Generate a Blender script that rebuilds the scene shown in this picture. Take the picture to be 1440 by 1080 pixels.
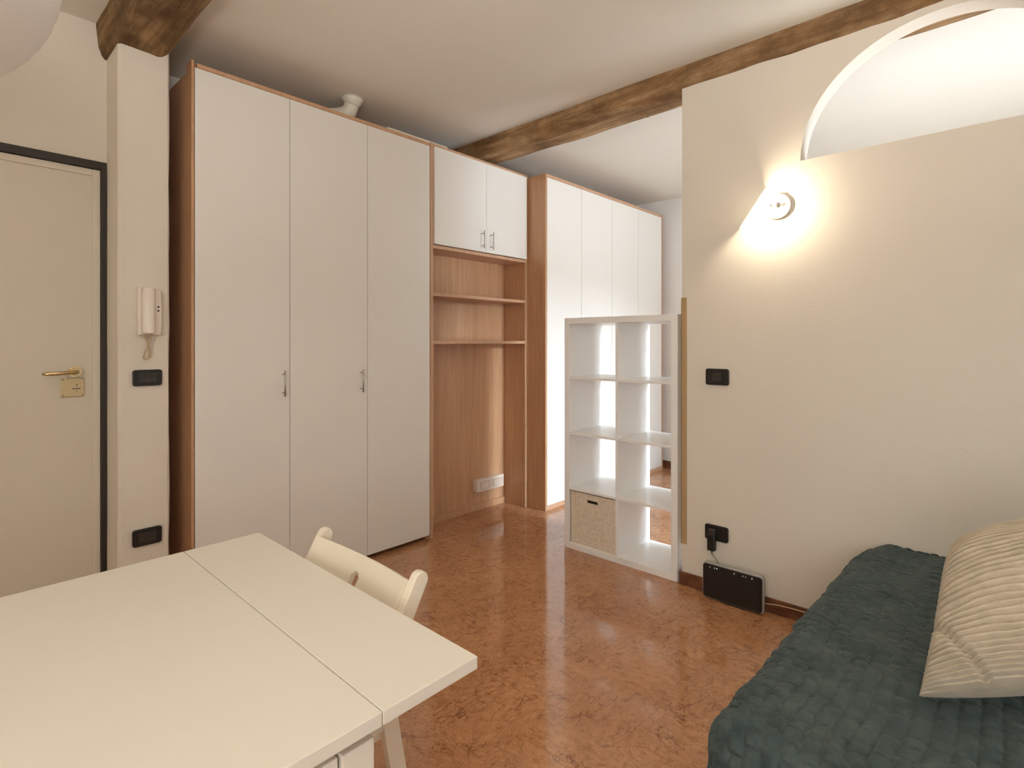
import bpy, bmesh, math, random
from mathutils import Vector, Matrix, noise

for o in list(bpy.data.objects):
    bpy.data.objects.remove(o)
random.seed(7)
sc = bpy.context.scene
COL = sc.collection

# ------------------------------------------------------------------ camera
TH = math.radians(47.23)                      # heading of the lens, X = along the wardrobe wall, Y = along the plaster wall
cam_d = bpy.data.cameras.new('camera')
cam_d.sensor_fit = 'HORIZONTAL'
cam_d.sensor_width = 36.0
cam_d.lens = 765 / 1440 * 36
cam_d.shift_y = -58 / 1440
cam_d.clip_start = 0.02
cam = bpy.data.objects.new('camera', cam_d)
cam.location = (0, 0, 1.31)
cam.rotation_euler = (math.pi / 2, 0, -TH)
COL.objects.link(cam)
sc.camera = cam

# ------------------------------------------------------------------ colour management, world, lights
sc.view_settings.view_transform = 'Standard'
sc.view_settings.look = 'None'
sc.view_settings.exposure = -0.12
sc.view_settings.gamma = 1.0
sc.view_settings.use_curve_mapping = False
sc.cycles.use_denoising = True
sc.cycles.max_bounces = 10
sc.cycles.diffuse_bounces = 6
sc.cycles.sample_clamp_indirect = 6.0

world = bpy.data.worlds.new('world')
sc.world = world
world.use_nodes = True
wb = world.node_tree.nodes['Background']
wb.inputs['Color'].default_value = (0.75, 0.85, 1.0, 1)
wb.inputs['Strength'].default_value = 1.0


def area(name, loc, target, size, size_y, power, color, spread=180):
    d = bpy.data.lights.new(name, 'AREA')
    d.shape = 'RECTANGLE'
    d.size = size
    d.size_y = size_y
    d.energy = power
    d.color = color
    d.spread = math.radians(spread)
    o = bpy.data.objects.new(name, d)
    o.location = loc
    v = Vector(target) - Vector(loc)
    o.rotation_euler = v.to_track_quat('-Z', 'Y').to_euler()
    COL.objects.link(o)
    return o


# sky outside the alcove window (wall at Y = -1.2), a brighter patch of it farther off, and two upward fills added to brighten the alcove ceiling
area('alcove_sky', (4.1, -2.6, 3.0), (3.7, 1.4, 0.9), 2.2, 1.7, 820, (0.68, 0.84, 1.0))
area('bright_sky_patch', (4.05, -6.0, 2.9), (3.8, 2.6, 1.3), 1.1, 1.1, 950, (0.76, 0.88, 1.0))
area('alcove_upfill', (3.8, -2.3, 0.7), (3.9, 1.0, 2.8), 2.4, 1.0, 120, (0.86, 0.94, 1.0))
area('alcove_upfill_far', (3.9, -4.4, 0.3), (3.9, 1.2, 2.8), 3.0, 1.2, 380, (0.80, 0.91, 1.0))
# unseen fill light added outside a made-up window behind the camera (wall at Y = -2.2)
area('rear_fill', (0.1, -2.75, 1.9), (0.2, 2.5, 1.2), 2.4, 2.0, 14, (1.0, 0.98, 0.92))
# unseen fill light added outside a made-up window in the west wall
area('west_fill', (-2.4, -0.7, 1.9), (1.5, 0.6, 1.2), 1.8, 1.8, 88, (1.0, 0.98, 0.92))
# uplighter: unseen light added behind the camera, aimed up to brighten the ceiling
area('ceiling_fill', (-0.15, 0.05, 1.8), (-0.12, 0.08, 2.8), 0.35, 0.35, 72, (1.0, 0.93, 0.84))


# ------------------------------------------------------------------ material helpers
def srgb(r, g, b):
    def f(c):
        c /= 255
        return c / 12.92 if c <= 0.04045 else ((c + 0.055) / 1.055) ** 2.4
    return (f(r), f(g), f(b), 1)


class NT:
    def __init__(s, name, rough=0.5, color=None, spec=0.5):
        s.m = bpy.data.materials.new(name)
        s.m.use_nodes = True
        s.t = s.m.node_tree
        s.b = s.t.nodes['Principled BSDF']
        s.b.inputs['Roughness'].default_value = rough
        s.b.inputs['Specular IOR Level'].default_value = spec
        if color:
            s.b.inputs['Base Color'].default_value = color

    def n(s, kind, **kw):
        nd = s.t.nodes.new(kind)
        for k, v in kw.items():
            if k in nd.inputs:
                nd.inputs[k].default_value = v
            else:
                setattr(nd, k, v)
        return nd

    def l(s, a, b):
        s.t.links.new(a, b)

    def coord(s, scale=(1, 1, 1), rot=(0, 0, 0)):
        tc = s.n('ShaderNodeTexCoord')
        mp = s.n('ShaderNodeMapping')
        mp.inputs['Scale'].default_value = scale
        mp.inputs['Rotation'].default_value = rot
        s.l(tc.outputs['Object'], mp.inputs['Vector'])
        return mp.outputs['Vector']

    def noise(s, vec, scale, detail=4, rough=0.55, dist=0.0):
        nd = s.n('ShaderNodeTexNoise', Scale=scale, Detail=detail, Roughness=rough, Distortion=dist)
        s.l(vec, nd.inputs['Vector'])
        return nd.outputs['Fac']

    def ramp(s, fac, stops):
        r = s.n('ShaderNodeValToRGB')
        els = r.color_ramp.elements
        while len(els) > 1:
            els.remove(els[-1])
        els[0].position, els[0].color = stops[0]
        for p, c in stops[1:]:
            e = els.new(p)
            e.color = c
        s.l(fac, r.inputs['Fac'])
        return r.outputs['Color']

    def mix(s, fac, a, b, blend='MIX'):
        m = s.n('ShaderNodeMix', data_type='RGBA', blend_type=blend)
        for v, i in ((fac, 0), (a, 6), (b, 7)):
            if hasattr(v, 'links'):
                s.l(v, m.inputs[i])
            else:
                m.inputs[i].default_value = v
        return m.outputs[2]

    def bump(s, height, strength=0.3, dist=0.01):
        b = s.n('ShaderNodeBump', Strength=strength, Distance=dist)
        s.l(height, b.inputs['Height'])
        s.l(b.outputs['Normal'], s.b.inputs['Normal'])
        return b

    def color(s, c):
        s.l(c, s.b.inputs['Base Color'])


def plaster(name, c, var=0.03, bump=0.25, rough=0.85):
    a = NT(name, rough, spec=0.2)
    v = a.coord()
    big = a.noise(v, 1.7, 3)
    lo = tuple(x * (1 - var) for x in c[:3]) + (1,)
    a.color(a.ramp(big, [(0.3, lo), (0.7, c)]))
    a.bump(a.noise(v, 90, 4, 0.6), bump, 0.004)
    return a.m


M = {}
M['wall'] = plaster('wall_plaster', srgb(226, 219, 207))
M['ceiling'] = plaster('ceiling_plaster', srgb(228, 224, 214), 0.02, 0.12)
M['alcove'] = plaster('alcove_plaster', srgb(236, 234, 231), 0.01, 0.1)

# floor: polished reddish breccia tiles, veins turned from tile to tile
a = NT('polished_red_marble', 0.1, spec=0.7)
va = a.coord((1, 1.7, 1))
vb = a.coord((1.7, 1, 1))
ck = a.n('ShaderNodeTexChecker', Scale=3.3)
a.l(a.coord(), ck.inputs['Vector'])
vmix = a.mix(ck.outputs['Fac'], va, vb)
wn = a.n('ShaderNodeTexNoise', Scale=16, Detail=6, Roughness=0.65)
a.l(vmix, wn.inputs['Vector'])
warp = a.n('ShaderNodeMix', data_type='RGBA', blend_type='LINEAR_LIGHT')
warp.inputs[0].default_value = 0.075
a.l(vmix, warp.inputs[6])
a.l(wn.outputs['Color'], warp.inputs[7])
wv = warp.outputs[2]
base = a.ramp(a.noise(vmix, 24, 9, 0.75), [(0.34, srgb(164, 114, 78)), (0.46, srgb(188, 137, 97)), (0.58, srgb(200, 150, 109)), (0.72, srgb(212, 166, 127))])
c1 = a.mix(a.ramp(a.noise(a.coord(), 2.4, 4), [(0.35, (0.35, 0.35, 0.35, 1)), (0.65, (0, 0, 0, 1))]), base, srgb(158, 106, 72))
for sc_, w, mk, lo_, hi_, op, dark in ((12, 0.050, 5.0, 0.40, 0.60, 0.85, srgb(96, 54, 40)), (27, 0.075, 8.0, 0.44, 0.62, 0.7, srgb(112, 66, 48)), (55, 0.10, 6.0, 0.46, 0.66, 0.5, srgb(120, 74, 54))):
    vo = a.n('ShaderNodeTexVoronoi', feature='DISTANCE_TO_EDGE', Scale=sc_)
    a.l(wv, vo.inputs['Vector'])
    line = a.ramp(vo.outputs['Distance'], [(0.0, (1, 1, 1, 1)), (w * 0.4, (0.7, 0.7, 0.7, 1)), (w, (0, 0, 0, 1))])
    mm = a.n('ShaderNodeMath', operation='MULTIPLY')
    a.l(line, mm.inputs[0])
    a.l(a.ramp(a.noise(vmix, mk, 6, 0.65), [(lo_, (0, 0, 0, 1)), (hi_, (op, op, op, 1))]), mm.inputs[1])
    c1 = a.mix(mm.outputs[0], c1, dark)
blot = a.ramp(a.noise(vmix, 20, 7, 0.75), [(0.58, (0, 0, 0, 1)), (0.70, (0.6, 0.6, 0.6, 1))])
c1 = a.mix(blot, c1, srgb(112, 66, 48))
a.color(c1)
bk = a.noise(a.coord(), 3.0, 3)
a.l(a.ramp(bk, [(0.3, (0.07, 0.07, 0.07, 1)), (0.7, (0.13, 0.13, 0.13, 1))]), a.b.inputs['Roughness'])
a.bump(a.noise(a.coord(), 30, 3), 0.02, 0.002)
M['floor'] = a.m

a = NT('brown_marble_skirting', 0.3)
a.color(a.ramp(a.noise(a.coord(), 14, 6, 0.65), [(0.35, srgb(84, 48, 34)), (0.65, srgb(125, 78, 55))]))
M['skirting'] = a.m


def wood(name, c1, c2, rough=0.32, scale=(60, 60, 2.2)):
    a = NT(name, rough)
    v = a.coord(scale)
    g = a.noise(v, 1.0, 6, 0.6, 0.3)
    a.color(a.ramp(g, [(0.3, c1), (0.7, c2)]))
    a.bump(g, 0.04, 0.001)
    return a.m


M['beech'] = wood('beech_veneer', srgb(178, 134, 98), srgb(198, 156, 119))
M['beech_edge'] = wood('beech_edge', srgb(190, 148, 116), srgb(206, 166, 134), 0.4)


def old_beam(name, pale, mid, dark):
    a = NT(name, 0.85, spec=0.2)
    v = a.coord((16, 1.6, 16))
    g = a.noise(v, 1.0, 9, 0.7, 0.5)
    p = a.noise(a.coord((3, 2, 3)), 1.9, 7, 0.68)
    c = a.ramp(g, [(0.28, dark), (0.5, mid), (0.72, pale)])
    c = a.mix(a.ramp(p, [(0.35, (0.75, 0.75, 0.75, 1)), (0.6, (0, 0, 0, 1))]), c, dark)
    a.color(c)
    a.bump(g, 1.0, 0.016)
    return a.m


M['beam'] = old_beam('aged_beam', srgb(210, 180, 142), srgb(162, 128, 90), srgb(100, 74, 50))
M['log'] = old_beam('dark_log', srgb(200, 172, 130), srgb(148, 118, 82), srgb(76, 56, 38))


def lacquer(name, c, rough=0.3, bump=0.0, spec=0.5):
    a = NT(name, rough, c, spec)
    v = a.coord()
    lo = tuple(x * 0.985 for x in c[:3]) + (1,)
    a.color(a.ramp(a.noise(v, 3, 2), [(0.3, lo), (0.7, c)]))
    if bump:
        a.bump(a.noise(v, 220, 3), bump, 0.001)
    return a.m


M['white_door'] = lacquer('white_laminate', srgb(234, 231, 225), 0.33, 0.03)
M['white_shelf'] = lacquer('white_foil', srgb(244, 243, 241), 0.3)
M['table_white'] = lacquer('table_paint', srgb(226, 221, 210), 0.42, 0.03)
M['chair_white'] = lacquer('chair_paint', srgb(232, 224, 206), 0.4)
M['entry_door'] = lacquer('door_paint', srgb(216, 209, 193), 0.5, 0.04)
M['entry_border'] = lacquer('door_edge_paint', srgb(222, 213, 196), 0.5)
M['black'] = lacquer('black_plastic', srgb(28, 26, 25), 0.35)
M['darkgrey'] = lacquer('dark_grey_plastic', srgb(58, 54, 50), 0.35)
M['frame_dark'] = lacquer('dark_steel', srgb(44, 37, 31), 0.5)
M['plinth'] = lacquer('plinth_dark', srgb(40, 30, 24), 0.6)
M['cream'] = lacquer('cream_plastic', srgb(240, 232, 222), 0.2)
M['pink_plastic'] = lacquer('aged_plastic', srgb(234, 224, 212), 0.25)
M['cordcream'] = lacquer('cream_cord', srgb(206, 186, 150), 0.5)
M['pvc'] = lacquer('white_pvc', srgb(225, 222, 208), 0.35)
M['card'] = lacquer('tan_edging', srgb(176, 148, 108), 0.6)
M['silver'] = lacquer('silver_plastic', srgb(170, 168, 165), 0.35)
M['white_metal'] = lacquer('white_enamel', srgb(240, 234, 222), 0.35)
M['socket_white'] = lacquer('socket_plastic', srgb(224, 210, 194), 0.35)
M['socket_grey'] = lacquer('socket_inset', srgb(204, 188, 170), 0.35)

a = NT('brushed_nickel', 0.28, srgb(190, 188, 184))
a.b.inputs['Metallic'].default_value = 1
a.bump(a.noise(a.coord((1, 1, 40)), 30, 2), 0.05, 0.001)
M['nickel'] = a.m
a = NT('worn_brass', 0.22, srgb(206, 184, 140))
a.b.inputs['Metallic'].default_value = 1
a.bump(a.noise(a.coord(), 60, 3), 0.05, 0.001)
M['brass'] = a.m
a = NT('brass_plate', 0.45, srgb(206, 190, 150))
a.b.inputs['Metallic'].default_value = 0.55
a.bump(a.noise(a.coord(), 60, 3), 0.1, 0.001)
M['brass_plate'] = a.m

# lantern paper
a = NT('rice_paper', 0.7, srgb(232, 230, 228), 0.2)
wv = a.n('ShaderNodeTexWave', Scale=14, bands_direction='Z')
a.l(a.coord(), wv.inputs['Vector'])
a.bump(wv.outputs['Fac'], 0.06, 0.003)
M['paper'] = a.m

# quilt velvet
a = NT('teal_velvet', 0.85, spec=0.15)
nn = a.noise(a.coord(), 9, 6, 0.7)
a.color(a.ramp(nn, [(0.3, srgb(49, 61, 62)), (0.7, srgb(80, 91, 89))]))
a.b.inputs['Sheen Weight'].default_value = 0.35
a.b.inputs['Sheen Roughness'].default_value = 0.4
a.b.inputs['Sheen Tint'].default_value = srgb(150, 165, 165)
a.bump(a.noise(a.coord(), 160, 5, 0.7), 0.5, 0.004)
M['quilt'] = a.m
a = NT('mattress_ticking', 0.9, srgb(70, 78, 76), 0.1)
a.bump(a.noise(a.coord(), 200, 3), 0.3, 0.002)
M['ticking'] = a.m

# ribbed cushion
a = NT('cream_corduroy', 0.95, spec=0.1)
nn = a.noise(a.coord(), 25, 5, 0.6)
a.color(a.ramp(nn, [(0.3, srgb(172, 160, 140)), (0.7, srgb(196, 184, 164))]))
a.b.inputs['Sheen Weight'].default_value = 0.2
a.bump(a.noise(a.coord(), 260, 4), 0.4, 0.002)
M['cord'] = a.m

# woven basket
a = NT('woven_paper', 0.8, spec=0.2)
nn = a.noise(a.coord(), 60, 4)
a.color(a.ramp(nn, [(0.3, srgb(214, 200, 180)), (0.7, srgb(232, 220, 202))]))
M['weave'] = a.m

# lit glass / bulb
a = NT('lamp_glass', 0.35, srgb(250, 245, 232))
a.b.inputs['Transmission Weight'].default_value = 0.12
a.b.inputs['Emission Color'].default_value = (1.0, 0.9, 0.72, 1)
a.b.inputs['Emission Strength'].default_value = 1.4
M['opal'] = a.m
a = NT('halogen_bulb', 0.4, srgb(255, 250, 235))
a.b.inputs['Emission Color'].default_value = (1.0, 0.88, 0.68, 1)
a.b.inputs['Emission Strength'].default_value = 40
M['bulb'] = a.m
a = NT('led_white', 0.4, srgb(240, 255, 240))
a.b.inputs['Emission Color'].default_value = (0.85, 1.0, 0.85, 1)
a.b.inputs['Emission Strength'].default_value = 1.6
M['led'] = a.m
a = NT('window_glass', 0.02, (1, 1, 1, 1))
_t = a.n('ShaderNodeBsdfTransparent')
_g = a.n('ShaderNodeBsdfGlossy', Roughness=0.02)
_m = a.n('ShaderNodeMixShader')
_m.inputs[0].default_value = 0.06
a.l(_t.outputs[0], _m.inputs[1])
a.l(_g.outputs[0], _m.inputs[2])
a.l(_m.outputs[0], a.t.nodes['Material Output'].inputs['Surface'])
M['glass'] = a.m


# ------------------------------------------------------------------ geometry helpers
def obj(name, bm, mat, parent=None, smooth=False, bevel=0.0, seg=2, kind=None):
    me = bpy.data.meshes.new(name)
    bmesh.ops.recalc_face_normals(bm, faces=bm.faces)
    bm.to_mesh(me)
    bm.free()
    mats = mat if isinstance(mat, (list, tuple)) else [mat]
    for m in mats:
        me.materials.append(M[m])
    if smooth:
        for p in me.polygons:
            p.use_smooth = True
    o = bpy.data.objects.new(name, me)
    COL.objects.link(o)
    if parent is not None:
        o.parent = parent
        o.matrix_parent_inverse = parent.matrix_basis.inverted() if parent.parent is None else (parent.parent.matrix_basis @ parent.matrix_parent_inverse @ parent.matrix_basis).inverted()
    if bevel:
        b = o.modifiers.new('bevel', 'BEVEL')
        b.width = bevel
        b.segments = seg
        b.limit_method = 'ANGLE'
        b.angle_limit = math.radians(40)
    if kind:
        o['kind'] = kind
    return o


def tag(o, label, cat, group=None):
    o['label'] = label
    o['category'] = cat
    if group:
        o['group'] = group
    return o


def thing(name, label, cat, loc, group=None):
    o = bpy.data.objects.new(name, None)
    o.empty_display_size = 0.05
    o.location = loc
    COL.objects.link(o)
    return tag(o, label, cat, group)


def box(bm, x0, x1, y0, y1, z0, z1, mi=0):
    vs = [bm.verts.new((x, y, z)) for x in (x0, x1) for y in (y0, y1) for z in (z0, z1)]
    for f in ((0, 1, 3, 2), (4, 6, 7, 5), (0, 4, 5, 1), (2, 3, 7, 6), (0, 2, 6, 4), (1, 5, 7, 3)):
        fc = bm.faces.new([vs[i] for i in f])
        fc.material_index = mi
    return vs


def B(*bs):
    bm = bmesh.new()
    for b in bs:
        box(bm, *b)
    return bm


def tube(bm, pts, r, n=12, caps=True, mi=0):
    pts = [Vector(p) for p in pts]
    rr = r if isinstance(r, (list, tuple)) else [r] * len(pts)
    rings = []
    up = None
    for i, p in enumerate(pts):
        d = (pts[min(i + 1, len(pts) - 1)] - pts[max(i - 1, 0)]).normalized()
        if up is None:
            up = Vector((0, 0, 1)) if abs(d.z) < 0.9 else Vector((1, 0, 0))
        s = d.cross(up).normalized()
        up = s.cross(d).normalized()
        rings.append([bm.verts.new(p + (s * math.cos(t) + up * math.sin(t)) * rr[i]) for t in [2 * math.pi * k / n for k in range(n)]])
    for a_, b_ in zip(rings, rings[1:]):
        for k in range(n):
            f = bm.faces.new((a_[k], a_[(k + 1) % n], b_[(k + 1) % n], b_[k]))
            f.smooth = True
            f.material_index = mi
    if caps:
        for rg in (rings[0], rings[-1]):
            f = bm.faces.new(rg)
            f.material_index = mi
    return rings


def T(*a_, **k):
    bm = bmesh.new()
    tube(bm, *a_, **k)
    return bm


def prism(bm, poly, axis, a0, a1):
    """extrude a 2-D outline along an axis (0 x: poly is (y,z); 1 y: (x,z); 2 z: (x,y))"""
    def P(p, a_):
        return (a_, p[0], p[1]) if axis == 0 else (p[0], a_, p[1]) if axis == 1 else (p[0], p[1], a_)
    v0 = [bm.verts.new(P(p, a0)) for p in poly]
    v1 = [bm.verts.new(P(p, a1)) for p in poly]
    bm.faces.new(v0)
    bm.faces.new(list(reversed(v1)))
    n = len(poly)
    for i in range(n):
        bm.faces.new((v0[i], v0[(i + 1) % n], v1[(i + 1) % n], v1[i]))
    return bm


def rrect(cx, cy, w, h, r, n=5):
    out = []
    for sx, sy, a0 in ((1, 1, 0), (-1, 1, 90), (-1, -1, 180), (1, -1, 270)):
        for k in range(n + 1):
            t = math.radians(a0 + 90 * k / n)
            out.append((cx + sx * (w / 2 - r) + r * math.cos(t), cy + sy * (h / 2 - r) + r * math.sin(t)))
    return out


def bezier(p0, p1, p2, p3, n=14):
    p0, p1, p2, p3 = map(Vector, (p0, p1, p2, p3))
    return [p0 * (1 - t) ** 3 + 3 * p1 * t * (1 - t) ** 2 + 3 * p2 * t * t * (1 - t) + p3 * t ** 3 for t in [k / n for k in range(n + 1)]]


# ------------------------------------------------------------------ dimensions of the room
HC = 2.80            # ceiling
XW = 2.80            # face of the plaster wall
XE = 5.27            # far wall of the alcove
YD = 3.15            # entry-door wall
YB = 3.46            # wall behind the wardrobes
XL, YR, YA = -1.75, -2.20, -1.20
# floor and ceiling
obj('floor', B((XL - 0.1, XE + 0.1, YR - 0.1, YB + 0.1, -0.12, 0.0)), 'floor', kind='structure')
obj('ceiling', B((XL - 0.1, XE + 0.1, YR - 0.1, YB + 0.1, HC, HC + 0.12)), 'ceiling', kind='structure')

# entry door wall with its opening
dx0, dx1, dzt = -0.33, 0.589, 2.157
obj('wall_left', B((XL - 0.1, dx0, YD, YB + 0.1, 0, HC), (dx0, dx1, YD, YB + 0.1, dzt, HC)), 'wall', kind='structure')


def bumpy_column():
    """plastered pillar with slightly wavering arrises"""
    bm = bmesh.new()
    n = 60
    x0, x1, y0, y1 = 0.586, 0.786, 2.925, YB + 0.1
    rings = []
    for i in range(n + 1):
        z = HC * i / n
        w = lambda s: 0.0035 * noise.noise(Vector((s, 0, z * 2.3))) + 0.002 * noise.noise(Vector((s, 4, z * 9)))
        pts = [(x0, y1), (x0 + w(1) * .5, y0 + 0.012), (x0 + 0.012 + w(1), y0 + w(2)), (x1 - 0.008 + w(5), y0 + w(6)), (x1 + w(7), y0 + 0.008), (x1, y1)]
        rings.append([bm.verts.new((p[0], p[1], z)) for p in pts])
    for a_, b_ in zip(rings, rings[1:]):
        for k in range(6):
            f = bm.faces.new((a_[k], a_[(k + 1) % 6], b_[(k + 1) % 6], b_[k]))
    bm.faces.new(rings[0])
    bm.faces.new(rings[-1])
    return bm


obj('wall_pillar', bumpy_column(), 'wall', kind='structure')
obj('wall_back', B((0.70, XE + 0.1, YB, YB + 0.1, 0, HC)), 'alcove', kind='structure')
obj('wall_far_side', B((XE, XE + 0.1, YA - 0.1, YB + 0.1, 0, HC)), 'alcove', kind='structure')
vy0, vy1, vz0, vz1 = -1.5, 0.1, 0.9, 2.25  # opening added in the unseen west wall for its fill light
obj('wall_west', B((XL - 0.1, XL, YR - 0.1, vy0, 0, HC), (XL - 0.1, XL, vy1, YB + 0.1, 0, HC), (XL - 0.1, XL, vy0, vy1, 0, vz0), (XL - 0.1, XL, vy0, vy1, vz1, HC)), 'wall', kind='structure')
# rear wall with an opening added for the rear fill light
wx0, wx1, wz0, wz1 = -0.9, 1.3, 0.85, 2.3
obj('wall_rear', B((XL, wx0, YR - 0.1, YR, 0, HC), (wx1, XW + 0.1, YR - 0.1, YR, 0, HC), (wx0, wx1, YR - 0.1, YR, 0, wz0), (wx0, wx1, YR - 0.1, YR, wz1, HC)), 'wall', kind='structure')
# alcove window wall
ax0, ax1, az0, az1 = 3.05, 4.40, 0.75, 2.15
obj('wall_alcove', B((XW + 0.1, ax0, YA - 0.25, YA, 0, HC), (ax1, XE, YA - 0.25, YA, 0, HC), (ax0, ax1, YA - 0.25, YA, 0, az0), (ax0, ax1, YA - 0.25, YA, az1, HC)), 'alcove', kind='structure')


# plaster partition with the arched opening
def partition():
    bm = bmesh.new()
    y_end, y_rear = 1.33, YR
    top = HC
    cy, ry, rz, zs = 0.215, 0.527, 0.497, 2.166
    t = 0.10
    N = 48
    arch = [(cy + ry * math.cos(math.pi * k / N), zs + rz * math.sin(math.pi * k / N)) for k in range(N + 1)]
    # plates: below sill, left of arch, right of arch, above
    def quad(pts):
        for x in (XW, XW + t):
            bm.faces.new([bm.verts.new((x, p[0], p[1])) for p in pts])
    quad([(y_rear, 0), (y_end, 0), (y_end, zs), (cy + ry, zs), (cy - ry, zs), (y_rear, zs)])
    quad([(y_end, zs), (y_end, top), (cy + ry, top), (cy + ry, zs)])
    quad([(cy - ry, zs), (cy - ry, top), (y_rear, top), (y_rear, zs)])
    for p, q in zip(arch, arch[1:]):
        quad([p, q, (q[0], top), (p[0], top)])
    def strip(pts):
        for p, q in zip(pts, pts[1:]):
            bm.faces.new([bm.verts.new(v) for v in ((XW, *p), (XW, *q), (XW + t, *q), (XW + t, *p))])
    strip(arch)
    strip([(cy + ry, zs), (cy - ry, zs)])
    strip([(y_end, 0), (y_end, zs), (y_end, top)])
    strip([(y_rear, 0), (y_rear, top)])
    strip([(y_rear, 0), (y_end, 0)])
    strip([(y_rear, top), (y_end, top)])
    bmesh.ops.remove_doubles(bm, verts=bm.verts, dist=1e-5)
    return bm


obj('wall_right', partition(), 'wall', kind='structure')

# skirting
obj('baseboard_right', B((XW - 0.012, XW, YR, 1.335, 0, 0.07), (XW - 0.012, XW + 0.1, 1.33, 1.342, 0, 0.07)), 'skirting', bevel=0.003, kind='structure')
obj('baseboard_far_side', B((XE - 0.012, XE, YA, YB, 0, 0.08)), 'skirting', bevel=0.003, kind='structure')


# windows (off camera, alcove one for the daylight, rear and west ones added for fill light)
def window(name, x0, x1, z0, z1, y0, y1):
    w = bpy.data.objects.new(name, None)
    w.location = ((x0 + x1) / 2, y0, z0)
    w['kind'] = 'structure'
    COL.objects.link(w)
    c = (x0 + x1) / 2
    obj('window_frame', B((x0, x1, y0, y1, z0, z0 + .05), (x0, x1, y0, y1, z1 - .05, z1), (x0, x0 + .05, y0, y1, z0 + .05, z1 - .05), (x1 - .05, x1, y0, y1, z0 + .05, z1 - .05), (c - .04, c + .04, y0, y1, z0 + .05, z1 - .05)), 'white_shelf', w, bevel=.004)
    obj('pane', B((x0 + .05, c - .04, (y0 + y1) / 2 - .003, (y0 + y1) / 2 + .003, z0 + .05, z1 - .05), (c + .04, x1 - .05, (y0 + y1) / 2 - .003, (y0 + y1) / 2 + .003, z0 + .05, z1 - .05)), 'glass', w)


window('window_1', ax0, ax1, az0, az1, YA - 0.20, YA - 0.14)
window('added_window_2', wx0, wx1, wz0, wz1, YR - 0.09, YR - 0.04)  # made-up rear window, added to carry the rear fill


w = bpy.data.objects.new('added_window_3', None)  # made-up west window, added to carry the west fill
w.location = (XL - .09, (vy0 + vy1) / 2, vz0)
w['kind'] = 'structure'
COL.objects.link(w)
vc = (vy0 + vy1) / 2
wa, wb_ = XL - .09, XL - .04
obj('window_frame', B((wa, wb_, vy0, vy1, vz0, vz0 + .05), (wa, wb_, vy0, vy1, vz1 - .05, vz1), (wa, wb_, vy0, vy0 + .05, vz0 + .05, vz1 - .05), (wa, wb_, vy1 - .05, vy1, vz0 + .05, vz1 - .05), (wa, wb_, vc - .04, vc + .04, vz0 + .05, vz1 - .05)), 'white_shelf', w, bevel=.004)
obj('pane', B((XL - .068, XL - .062, vy0 + .05, vc - .04, vz0 + .05, vz1 - .05), (XL - .068, XL - .062, vc + .04, vy1 - .05, vz0 + .05, vz1 - .05)), 'glass', w)


# old beams
def beam(name, y0, y1, section, mat, amp, step=0.02, seed=0, end_round=False):
    """section(y) -> closed list of (x,z)"""
    bm = bmesh.new()
    n = int((y1 - y0) / step)
    rings = []
    for i in range(n + 1):
        y = y0 + (y1 - y0) * i / n
        ring = []
        for (x, z) in section(y):
            d1 = noise.noise(Vector((x * 5 + seed, y * 1.6, z * 5))) * amp
            d2 = noise.noise(Vector((x * 22 + seed, y * 7, z * 22))) * amp * 0.35
            d3 = noise.noise(Vector((x * 6 - seed, y * 2.1, z * 6 + 9))) * amp
            k = 0.0 if z > HC + 0.004 else 1.0
            ring.append(bm.verts.new((x + (d1 + d2) * k, y, z + (d3 + d2) * k)))
        rings.append(ring)
    m = len(rings[0])
    for a_, b_ in zip(rings, rings[1:]):
        for k in range(m):
            f = bm.faces.new((a_[k], a_[(k + 1) % m], b_[(k + 1) % m], b_[k]))
            f.smooth = True
    bm.faces.new(rings[0])
    bm.faces.new(rings[-1])
    return obj(name, bm, mat, kind='structure')


def sec1(y):
    pts = [(2.772, 2.83), (2.776, 2.79), (2.782, 2.75), (2.79, 2.715)]
    e = 0.0 if y < 1.33 else min(1, (y - 1.33) / 0.25)
    lo = [(2.798 + .012 * e, 2.690), (2.815 + 0.02 * e, 2.678 - 0.004 * e), (2.87, 2.678), (2.94, 2.68), (2.995, 2.684)]
    return pts + lo + [(3.008, 2.72), (3.012, 2.83)]


b1 = beam('ceiling_beam', YR + .002, YB - .002, sec1, 'beam', 0.010, seed=3)
b1['label'] = 'long rough brown beam over the top of the plaster partition wall'


def sec2(y):
    # heavy log, flat-bottomed and rounder on the side of the wardrobe
    xl, xr = 0.547, 0.842
    c, h = (xl + xr) / 2, (xr - xl) / 2
    out = [(xl, 2.83)]
    for k in range(25):
        q = k / 24
        x = c - h * math.cos(math.pi * q)
        r = (x - xl) / (xr - xl)
        z = 2.638 + 0.008 * r + (0.16 * max(0.0, (r - 0.62) / 0.38) ** 1.9) + 0.15 * max(0.0, (0.10 - r) / 0.10) ** 2
        out.append((x, min(z, 2.80)))
    out.append((xr, 2.83))
    return out


b2 = beam('ceiling_beam', YR + .002, 3.148, sec2, 'log', 0.010, seed=11)
b2['label'] = 'thick dark rounded log resting on the pillar beside the entry door'

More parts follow.
